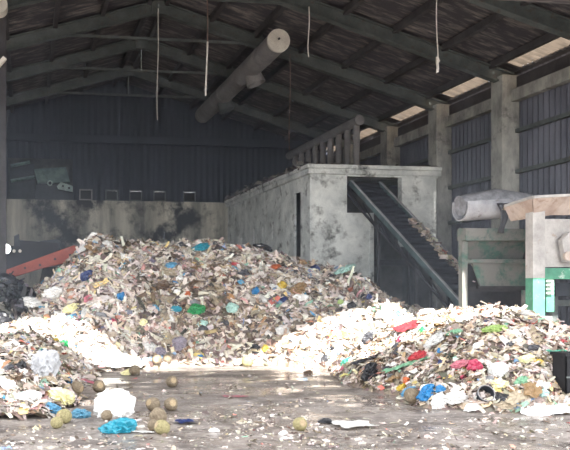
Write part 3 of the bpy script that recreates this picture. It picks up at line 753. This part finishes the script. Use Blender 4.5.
def sheet_mesh(seed, asp=1.8, nx=12, ny=8, amp=.2):
    r=random.Random(seed); off=Vector((r.uniform(0,50),r.uniform(0,50),0)); vs=[]; fs=[]
    for i in range(nx+1):
        for j in range(ny+1):
            u,v=(i/nx-.5)*2,(j/ny-.5)*2
            e=1+.25*noise.noise(Vector((u*1.5,v*1.5,3))+off)
            p=Vector((u*asp**.5*e,v/asp**.5*e,0)); z=amp*(1-2*abs(noise.noise(p*1.6+off)))+amp*.5*noise.noise(p*4.2+off)
            p.x+=.12*noise.noise(p*2.3+off*1.3); p.y+=.12*noise.noise(p*2.1+off*.7); vs.append((p.x,p.y,z+.12))
    for i in range(nx):
        for j in range(ny):
            a=i*(ny+1)+j; fs.append((a,a+ny+1,a+ny+2,a+1))
    me=bpy.data.meshes.new('plastic_sheet'); me.from_pydata(vs,[],fs); me.materials.append(BM['white'])
    return me
BSH=[(1,.8,.6),(1,.7,.7),(1,.9,.5),(1,.6,.55),(.9,.9,.7),(1.1,.6,.5)]
BAGS=[bag_mesh(s,sq) for s,sq in enumerate(BSH)]
BIG=[bag_mesh(s+20,sq,4,.26) for s,sq in enumerate(BSH)]
SHEETS=[sheet_mesh(s+40,a) for s,a in enumerate([1.2,1.8,2.6,3.5,1.5])]
def align(n,a):
    z=n.normalized(); x=Vector((math.cos(a),math.sin(a),0)); x=(x-z*x.dot(z)).normalized(); y=z.cross(x)
    return Matrix((x,y,z)).transposed().to_euler()
def place(me,name,pos,size,colour,label,cat,group=None,n=None,ang=None,sink=.1,sc=(1,1,1)):
    o=bpy.data.objects.new(name,me); COL.objects.link(o)
    n=n or Vector((0,0,1)); o.rotation_euler=align(n,ang if ang is not None else R.uniform(0,6.28))
    o.location=pos-n*size*sink; o.scale=(size*sc[0],size*sc[1],size*sc[2])
    o.material_slots[0].link='OBJECT'; o.material_slots[0].material=BM[colour]
    return tag(o,label,cat,group)
def bag_at(px,py,w,colour,label,h=None,kind='bag',name=None,k=None,cat=None,ang=None,up=.5):
    """a bag about w photo pixels wide, resting where the sight line meets the heap"""
    p=hit(px,py+(h or w*.6)*.35); n=normal(H,p.x,p.y,.15); n=(n+Vector((0,0,up))).normalized()
    t=p.y/ray(px,py).y; size=w*t/2
    me=((BIG if w>=15 else BAGS) if kind=='bag' else SHEETS)[k if k is not None else R.randrange(5)]
    sc=1.0
    if h: sc=max(.5,min(1.7,(h/w)/.62))
    return place(me,name or ('plastic_bag' if kind=='bag' else 'plastic_sheet'),p,size,colour,label,cat or ('bag' if kind=='bag' else 'plastic sheet'),None,n,ang if ang is not None else R.uniform(-.4,.4),-.2 if kind=='bag' else -.06,(1,1,sc))

# named pieces, tall middle heap
for a in [
 (202,246,17,'cyan','bright blue plastic bag on the very top of the tall middle heap',9),
 (171,265,14,'sky','light blue plastic bag just below the crest of the tall heap',7),
 (87,276,17,'navy','dark blue plastic bag on the left shoulder of the tall heap',9),
 (121,295,11,'blue','blue plastic bag on the left face of the tall heap',11),
 (176,308,12,'cyan','blue and white plastic bag left of the green bag',11),
 (197,309,20,'green','bright green plastic bag in the middle of the tall heap',10),
 (187,293,9,'orange','small orange-red scrap bag above the green bag',6),
 (90,298,11,'pink','pink plastic bag on the left slope of the tall heap',8),
 (112,321,10,'magenta','dark pink plastic bag low on the left of the tall heap',8),
 (202,323,13,'mint','pale mint plastic bag below the green bag',8),
 (200,357,7,'blue','small blue plastic bag at the foot of the tall heap',5),
 (282,285,11,'yellow','yellow plastic bag on the right face of the tall heap',8),
 (256,289,9,'blue','round blue plastic bag left of the yellow one',10),
 (283,298,10,'navy','navy plastic bag just below the yellow one',8),
 (275,266,14,'orange','orange-brown plastic bag near the crest above the yellow bag',7),
 (303,262,9,'tan','yellow-brown bag at the right end of the crest',6),
 (315,268,13,'navy','dark navy bag on the crest beside the concrete house corner',10),
 (265,347,9,'yellow','yellow plastic bag low on the right of the tall heap',8),
 (235,263,9,'red','small red scrap bag high on the middle of the tall heap',6),
 (244,272,12,'dark_grey','dark grey bag high on the tall heap left of the orange-brown bag',7),
 (352,305,11,'black','black bag low at the right end of the tall heap',9),
 (369,303,8,'navy','dark blue bag at the rightmost foot of the tall heap',7),
 (341,302,7,'lime','yellow-green bag near the right foot of the tall heap',8),
 (346,277,20,'mint','greyish green plastic bag on the right shoulder before the house',9),
 (262,247,22,'black','black bag heaped on the crest before the house side wall',9),
 (280,251,16,'dark_grey','dark grey bag on the crest right of the black one',8),
 (232,305,16,'mint','large pale grey-green bag on the lower right face of the tall heap',12),
 (161,285,16,'brown','brown rag bundle in the upper middle of the tall heap',14),
 (298,288,20,'tan','brown sacking bundle right of the yellow bag',12),
 (143,320,10,'pale_yellow','pale yellow bag low left on the tall heap',10),
 (178,343,18,'lilac','greyish pink bag near the foot of the tall heap',14),
 (160,351,14,'lilac','pale lilac bag with dark folds at the foot of the tall heap',8),
 (264,348,0,'yellow','',0)]:
    if a[2]: bag_at(a[0],a[1],a[2],a[3],a[4],a[5])
# right heap
for a in [
 (419,354,19,'red','red plastic bag on the left slope of the low right heap',12,'bag'),
 (407,363,27,'pale_green','sheet of green film just below the red bag',13,'sheet'),
 (406,379,10,'orange','orange bag above the yellow one at the edge of the right heap',8,'bag'),
 (401,388,13,'yellow','yellow bag at the front edge of the right heap',8,'bag'),
 (410,389,15,'sky','clear light blue bag beside the coconut at the right heap edge',12,'bag'),
 (428,393,26,'blue','bright blue bag spilling white waste at the right heap edge',13,'bag'),
 (427,386,15,'white','white bundle lying on the bright blue bag',10,'bag'),
 (441,387,10,'blue','blue bag standing beside the white bundle',15,'bag'),
 (348,360,16,'teal','sea green plastic bag at the left tip of the right heap',8,'bag'),
 (343,368,8,'pink','pink bag just below the sea green bag',7,'bag'),
 (369,337,16,'dark_grey','grey stuffed bag alone on the sunlit left slope',12,'bag'),
 (398,350,10,'dark_grey','dark grey bag left of the red bag',11,'bag'),
 (366,359,22,'dark_grey','flat dark grey sheet above the black bag on the right heap',9,'sheet'),
 (372,371,25,'black','black torn bag at the left front of the right heap',17,'bag'),
 (413,325,28,'red','long red strip below the white crest of the right heap',5,'sheet'),
 (400,339,8,'magenta','small crimson bag left of centre on the right heap',8,'bag'),
 (423,330,9,'green','small green bag at the end of the long red strip',8,'bag'),
 (430,329,6,'red','small red bag beside the small green bag',8,'bag'),
 (455,332,18,'pale_green','pale green plastic bag near the crest of the right heap',9,'bag'),
 (495,328,22,'lime','yellow-green bag at the crest before the machine leg',11,'bag'),
 (487,321,16,'navy','dark blue sheet at the crest before the hopper',6,'sheet'),
 (522,379,15,'pale_green','light green bag low on the right heap',14,'bag'),
 (476,364,14,'magenta','crimson bag in the middle of the right heap',15,'bag'),
 (461,362,16,'pink','pink and grey bag left of the crimson bag',13,'bag'),
 (463,377,7,'magenta','small crimson bag below the pink and grey bag',7,'bag'),
 (440,350,7,'blue','small blue bag above the white bundle in the right heap',9,'bag'),
 (441,362,6,'navy','small dark blue bag under the small blue one',6,'bag'),
 (533,346,12,'dark_grey','grey sack standing upright below the machine leg',17,'bag'),
 (497,369,24,'grey_white','large whitish bag in the middle of the right heap',13,'bag'),
 (527,360,18,'pale_yellow','pale yellow bag between the grey sack and the light green bag',9,'bag'),
 (538,361,11,'yellow','ochre yellow bag beside the pale yellow bag',7,'bag'),
 (500,383,18,'pale_yellow','cream bag low on the right heap left of the light green bag',12,'bag'),
 (552,408,38,'white','long white strip of sheet at the lower right edge',8,'sheet'),
 (520,395,26,'beige','dusty beige sheet low on the right heap',14,'sheet'),
 (505,405,24,'beige','beige crumpled bag at the front foot of the right heap',9,'bag'),
 (558,339,20,'red','red and white packet near the black crate',6,'sheet'),
 (562,352,18,'teal','teal sheet lying behind the black crate',9,'sheet'),
 (545,384,12,'grey_white','whitish bag left of the black crate',9,'bag'),
 (544,392,12,'mint','greyish teal bag low in front of the black crate',9,'bag'),
 (455,399,26,'grey_white','clear whitish bag at the foot of the right heap',16,'bag'),
 (472,408,16,'white','white bag at the very foot of the right heap',9,'bag'),
 (500,398,22,'black','black bag beside the open bucket at the heap foot',9,'bag'),
 (437,338,26,'grey_white','crumpled greyish white bag under the long red strip',12,'bag'),
 (480,345,16,'white','white bag above the crimson bag',9,'bag'),
 (465,318,20,'white','white bag bright in the sun on the crest of the right heap',9,'bag'),
 (427,311,20,'white','white bag bright in the sun at the left crest of the right heap',8,'bag'),
 (383,313,14,'white','white bag at the far left of the sunlit crest',8,'bag'),
 ]:
    bag_at(a[0],a[1],a[2],a[3],a[4],a[5],a[6])
# left heap and foreground
for a in [
 (41,362,36,'pale_grey','large whitish full sack on the left heap',36,'bag'),
 (21,363,14,'black','shiny black bag beside the large whitish sack',16,'bag'),
 (10,367,14,'dark_grey','dark grey bag at the left edge touching the black bag',10,'bag'),
 (8,383,18,'white','white bag at the left edge below the dark bags',14,'bag'),
 (48,379,19,'beige','rolled pale bundle at the foot of the whitish sack',10,'bag'),
 (28,396,28,'white','white flat bag left of the pale yellow bag',12,'bag'),
 (22,393,9,'teal','small green packet beside the white flat bag',9,'bag'),
 (58,395,32,'pale_yellow','pale yellow bag on the left heap front',18,'bag'),
 (52,406,22,'sky','blue and white striped bag below the pale yellow bag',14,'bag'),
 (67,379,13,'blue','small blue bag between the whitish sack and the coconuts',8,'bag'),
 (82,379,17,'pink','pink wrapper left of the coconuts',5,'sheet'),
 (80,409,19,'dull_blue','dull blue bag standing beside the big white sack',24,'bag'),
 (112,404,50,'white','big bright white sack on the wet ground',32,'bag'),
 (118,426,40,'cyan','bright turquoise blue bag lying in front of the white sack',18,'bag'),
 (63,340,12,'green','green and yellow packet on the left heap',17,'bag'),
 (55,338,8,'yellow','yellow scrap bag beside the green packet',12,'bag'),
 (72,306,16,'pale_yellow','cream bag on the slope between left and tall heaps',14,'bag'),
 (103,357,44,'white','broad white sheet bright in the sun at the foot of the tall heap',15,'sheet'),
 (130,372,20,'pale_yellow','cream bag lying on the wet ground beside a coconut',9,'bag'),
 (12,345,20,'white','white bag on the left edge above the black bag',12,'bag'),
 (30,300,26,'white','white bag bright in the sun on the left heap crest',14,'bag'),
 (52,292,22,'white','white bag bright in the sun where left and tall heaps join',12,'bag'),
 (168,423,0,'navy','',0,'sheet'),
 (308,372,12,'brown','brown clump of rags on the wet ground at the left tip of the right heap',7,'bag'),
 (325,421,16,'black','dark cloth scrap on the wet ground near the lone green coconut',8,'bag'),
 (235,396,14,'pink','pink wrapper lying on the wet ground in the middle',4,'sheet'),
 (186,420,18,'navy','dark bluish net scrap on the wet ground right of the coconuts',10,'sheet'),
 (215,431,0,'white','',0,'sheet'),
 (215,430,10,'white','small white scrap alone on the wet ground in the middle',5,'bag'),
 (283,432,10,'white','small white scrap left of the lone green coconut',8,'bag'),
 (355,425,36,'grey_white','flat whitish sheet on the wet ground right of the dark cloth',7,'sheet'),
 (141,431,14,'white','white scrap beside the turquoise bag and coconuts',5,'sheet'),
 ]:
    if a[2]: bag_at(a[0],a[1],a[2],a[3],a[4],a[5],a[6],k=4 if a[2] in(50,36) and a[6]=='bag' else 1 if a[2]==40 else None)

# anonymous repeats on the heaps
def strew(key, xr, yr, n, colour, label, group, smin, smax, name='plastic_bag', cat='bag', meshes=BAGS, cond=None):
    f=HS[key]; k=0; tr=0
    while k<n and tr<4000:
        tr+=1
        x=R.uniform(*xr); y=R.uniform(*yr); z=f(x,y)
        if z<.08 or z<H(x,y)-.01: continue
        if cond and not cond(x,y): continue
        nn=(normal(f,x,y,.15)+Vector((R.gauss(0,.2),R.gauss(0,.2),.3))).normalized()
        c=colour if isinstance(colour,str) else R.choice(colour)
        place(R.choice(meshes),name,Vector((x,y,z)),R.uniform(smin,smax),c,label,cat,group,nn,None,.05); k+=1
vis=lambda x,y: 0<PX+F*(x*cs-y*sn)/(x*sn+y*cs)<570
fm=lambda x,y: vis(x,y) and y<18.1
T='tall middle heap'
strew('main',(.6,8.8),(14.6,18.1),44,['white','grey_white'],'crumpled whitish plastic bag among the scraps of the tall middle heap','whitish bags on the tall heap',.09,.2,cond=fm)
strew('main',(.6,8.8),(14.6,18.1),24,['grey','dark_grey'],'crumpled grey plastic bag among the scraps of the tall middle heap','grey bags on the tall heap',.08,.17,cond=fm)
strew('main',(.6,8.8),(14.8,18.1),34,['beige','tan','brown'],'crumpled brownish wrapping among the scraps of the tall middle heap','brownish wrappings on the tall heap',.1,.2,'wrapper','wrapper',SHEETS,fm)
strew('main',(.6,8.8),(14.6,18.1),16,'black','crumpled black plastic bag among the scraps of the tall middle heap','black bags on the tall heap',.08,.17,cond=fm)
strew('right',(5.3,9.4),(8.8,13.6),34,['white','grey_white'],'crumpled whitish plastic bag among the scraps of the low right heap','whitish bags on the right heap',.06,.14,cond=vis)
strew('right',(5.3,9.4),(8.8,13.2),18,['grey','dark_grey'],'crumpled grey plastic bag among the scraps of the low right heap','grey bags on the right heap',.05,.12,cond=vis)
strew('right',(5.3,9.4),(8.8,13.2),34,['beige','tan','brown'],'crumpled brownish wrapping among the scraps of the low right heap','brownish wrappings on the right heap',.06,.15,'wrapper','wrapper',SHEETS,vis)
strew('left',(-.6,1.6),(9.8,15),26,['white','grey_white'],'crumpled whitish plastic bag among the scraps of the left heap','whitish bags on the left heap',.06,.16,cond=vis)
strew('left',(-.6,1.6),(9.8,14),12,['grey','dark_grey'],'crumpled grey plastic bag among the scraps of the left heap','grey bags on the left heap',.05,.12,cond=vis)
strew('left',(-.6,1.6),(9.8,14),18,['beige','tan','brown'],'crumpled brownish wrapping among the scraps of the left heap','brownish wrappings on the left heap',.06,.15,'wrapper','wrapper',SHEETS,vis)
strew('black',(-1.2,1),(15.4,18.5),18,'black','shiny black rubbish bag in the dark heap behind the left rubbish','black bags of the dark heap',.16,.34,cond=vis)

# coconuts
def coco_mesh(seed):
    r=random.Random(seed); bm=bmesh.new(); bmesh.ops.create_uvsphere(bm,u_segments=20,v_segments=14,radius=1); off=Vector((seed*3.1,0,0))
    for v in bm.verts:
        d=v.co.normalized(); k=1+.05*math.cos(3*math.atan2(d.y,d.x))*(1-abs(d.z))+.05*noise.noise(d*2+off)
        zz=1.12*d.z
        if zz>.88: zz=.88+(zz-.88)*.12          # the cut top
        v.co=Vector((d.x*k,d.y*k,zz))
    for f in bm.faces: f.smooth=True
    me=bpy.data.meshes.new('coconut'); bm.to_mesh(me); bm.free(); me.materials.append(M['coconut']); return me
def coco_end():
    bm=bmesh.new(); bmesh.ops.create_cone(bm,cap_ends=True,segments=18,radius1=.5,radius2=.46,depth=.06)
    me=bpy.data.meshes.new('cut_face'); bm.to_mesh(me); bm.free(); me.materials.append(M['husk_end']); return me
CM=[coco_mesh(i) for i in range(4)]; CE=coco_end()
def coconut(px,py,d,label,green=False,face=None):
    p=hit(px,py+d*.42); t=p.y/ray(px,py).y; r=d*t/2
    o=bpy.data.objects.new('coconut',R.choice(CM)); COL.objects.link(o)
    o.location=p+Vector((0,0,r*.92)); o.scale=(r,r,r)
    dd=face if face is not None else Vector((R.gauss(0,1),R.uniform(-1,.6),R.uniform(-.2,.9))).normalized()
    o.rotation_euler=align(dd,R.uniform(0,6))
    o.material_slots[0].link='OBJECT'; o.material_slots[0].material=M['green_coconut' if green else 'coconut']
    c=bpy.data.objects.new('cut_face',CE); COL.objects.link(c); c.parent=o; c.location=(0,0,.885)
    tag(o,label,'coconut','coconuts on the ground'); return o
for a in [(153,405,14,'brown coconut, left one of the pair lying above the coconut cluster'),(171,405,14,'brown coconut with cut side, right one of the pair above the cluster'),
 (158,417,17,'brown coconut at the back of the three-coconut cluster'),(153,426,11,'small coconut at the left of the three-coconut cluster'),(162,428,15,'pale green coconut at the front of the three-coconut cluster',1),
 (172,382,12,'pale coconut alone on the ground before the white sunlit strip'),(157,362,10,'coconut at the foot of the tall heap, left of two'),(167,362,9,'coconut at the foot of the tall heap, right of two'),
 (247,362,11,'pale yellow coconut at the foot of the tall heap in the sun',1),(99,387,13,'brown coconut with cut face just above the big white sack'),(77,388,13,'coconut left of the one above the big white sack'),
 (64,417,15,'greenish coconut leaning on the dull blue bag',1),(57,423,12,'greenish coconut at the front left of the blue bags',1),(107,416,11,'coconut pressed against the front of the white sack'),
 (135,371,11,'coconut beside the cream bag on the wet ground'),(300,425,14,'lone green coconut on the wet ground in the middle foreground',1),(412,397,15,'pale coconut lying against the light blue bag')]:
    f=Vector((.1,-.9,.3)).normalized() if 'cut' in a[3] or 'lone' in a[3] else None
    coconut(a[0],a[1],a[2],a[3],len(a)>4,f)

# open grey bucket lying on its side at the foot of the right heap
p=hit(485,403); c=p+Vector((0,-.03,.1)); nrm=(Vector((-.2,-.85,.42))).normalized()
e=empty('bucket',p,'pale grey bucket lying open on its side at the foot of the right heap','bucket')
q=MB(); bk=c-nrm*.26
q.tube([c,bk],[.105,.08],24,caps=False); q.tube([bk+nrm*.012,c],[.075,.099],24,caps=False); q.tube([bk,bk+nrm*.012],.08,24); q.build('bucket_body',M['machine_dark'],e)
q=MB(); xx=nrm.cross(Vector((0,0,1))).normalized(); yy=nrm.cross(xx)
q.tube([c+xx*math.cos(2*PI*i/28)*.105+yy*math.sin(2*PI*i/28)*.105 for i in range(29)],.008,6,caps=False); q.build('rim',M['duct'],e)
bag_at(492,397,8,'white','white plastic piece standing in the mouth of the pale grey bucket',12)

# black crate at the right edge
c=hit(577,393); 
e=empty('plastic_crate',c,'black plastic crate cut by the right edge of the photo','crate')
q=MB(); wv,dv_,hv=.42,.26,.5
q.box2((c.x-.16,c.y,c.z-.05),(c.x-.16+wv,c.y+dv_,c.z-.02))
for s in (0,1):
    q.box2((c.x-.16+s*(wv-.025),c.y,c.z-.05),(c.x-.16+s*(wv-.025)+.025,c.y+dv_,c.z+hv)); q.box2((c.x-.16,c.y+s*(dv_-.025),c.z-.05),(c.x-.16+wv,c.y+s*(dv_-.025)+.025,c.z+hv))
o=q.build('crate_body',M['black'],e); bevel(o,.008)
q=MB(); q.box2((c.x-.18,c.y-.02,c.z+hv-.04),(c.x-.14+wv,c.y+dv_+.02,c.z+hv)); q.build('crate_rim',M['black'],e)
q=MB(); q.box2((c.x-.16,c.y-.012,c.z+.17),(c.x-.16+wv,c.y+.0,c.z+.19)); o=q.build('seam_band',M['steel'],e); tag(o,'thin pale band across the crate')

# rag hanging on the hopper trough
q=MB(); yv=YF-.42
rg=[]
for i in range(9):
    t=i/8; w=.11*(1-.6*t)
    for j in range(5):
        u=j/4-.5; rg.append(P(503+2*math.sin(t*4)+u*10*(1-.5*t),203+30*t,yv)+Vector((0,.05*math.sin(u*9+t*5),0)))
q.add(rg,[(i*5+j,i*5+j+1,(i+1)*5+j+1,(i+1)*5+j) for i in range(8) for j in range(4)],smooth=True)
o=q.build('rag',BM['dark_grey'],origin=rg[2]); sd=o.modifiers.new('s','SOLIDIFY'); sd.thickness=.02
tag(o,'dark rag hanging over the hopper trough edge','rag')
q=MB(); c=P(506,209,yv-.02); place(BAGS[1],'plastic_bag',c,.07,'beige','beige crumpled bag caught on the hopper trough edge beside the dark rag','bag',None,Vector((0,-.5,.8)),0,0)

# ---------------------------------------------------------------- light
w=bpy.data.worlds.new('World'); S.world=w; w.use_nodes=True
bg=w.node_tree.nodes['Background']; bg.inputs['Color'].default_value=(.94,.965,1.0,1); bg.inputs['Strength'].default_value=2.0
sun=bpy.data.lights.new('Sun','SUN'); sun.energy=9; sun.angle=math.radians(.6); sun.color=(1,.97,.92)
so=bpy.data.objects.new('Sun',sun); COL.objects.link(so)
EL=math.radians(40); so.rotation_euler=Vector((0,math.cos(EL),-math.sin(EL))).to_track_quat('-Z','Y').to_euler()
so.location=(0,-10,20)

# thin dust haze filling the shed
b=MB(); b.box2((LEFT_X+.1,12.0,.02),(WALL_X-.02,BACK_Y-.05,9.9))
hm=bpy.data.materials.new('dust_haze'); hm.use_nodes=True; nt=hm.node_tree; nt.nodes.remove(nt.nodes['Principled BSDF'])
vs_=nt.nodes.new('ShaderNodeVolumeScatter'); vs_.inputs['Color'].default_value=(.72,.82,1,1); vs_.inputs['Density'].default_value=.011; vs_.inputs['Anisotropy'].default_value=.2
nt.links.new(vs_.outputs[0],nt.nodes['Material Output'].inputs['Volume'])
hz_=b.build('dust_haze',hm); tag(hz_,'thin bluish dust haze hanging inside the shed','haze',None,'stuff')

cam=bpy.data.cameras.new('Camera'); co=bpy.data.objects.new('Camera',cam); COL.objects.link(co)
cam.sensor_fit='HORIZONTAL'; cam.sensor_width=36; cam.lens=F/570*36
cam.shift_x=(285-PX)/570; cam.shift_y=(PY-225)/570
co.location=(0,0,EYE); co.rotation_euler=(PI/2,0,-PSI); cam.clip_end=300
S.camera=co
S.view_settings.view_transform='Standard'; S.view_settings.look='None'; S.view_settings.gamma=1; S.view_settings.exposure=1.45
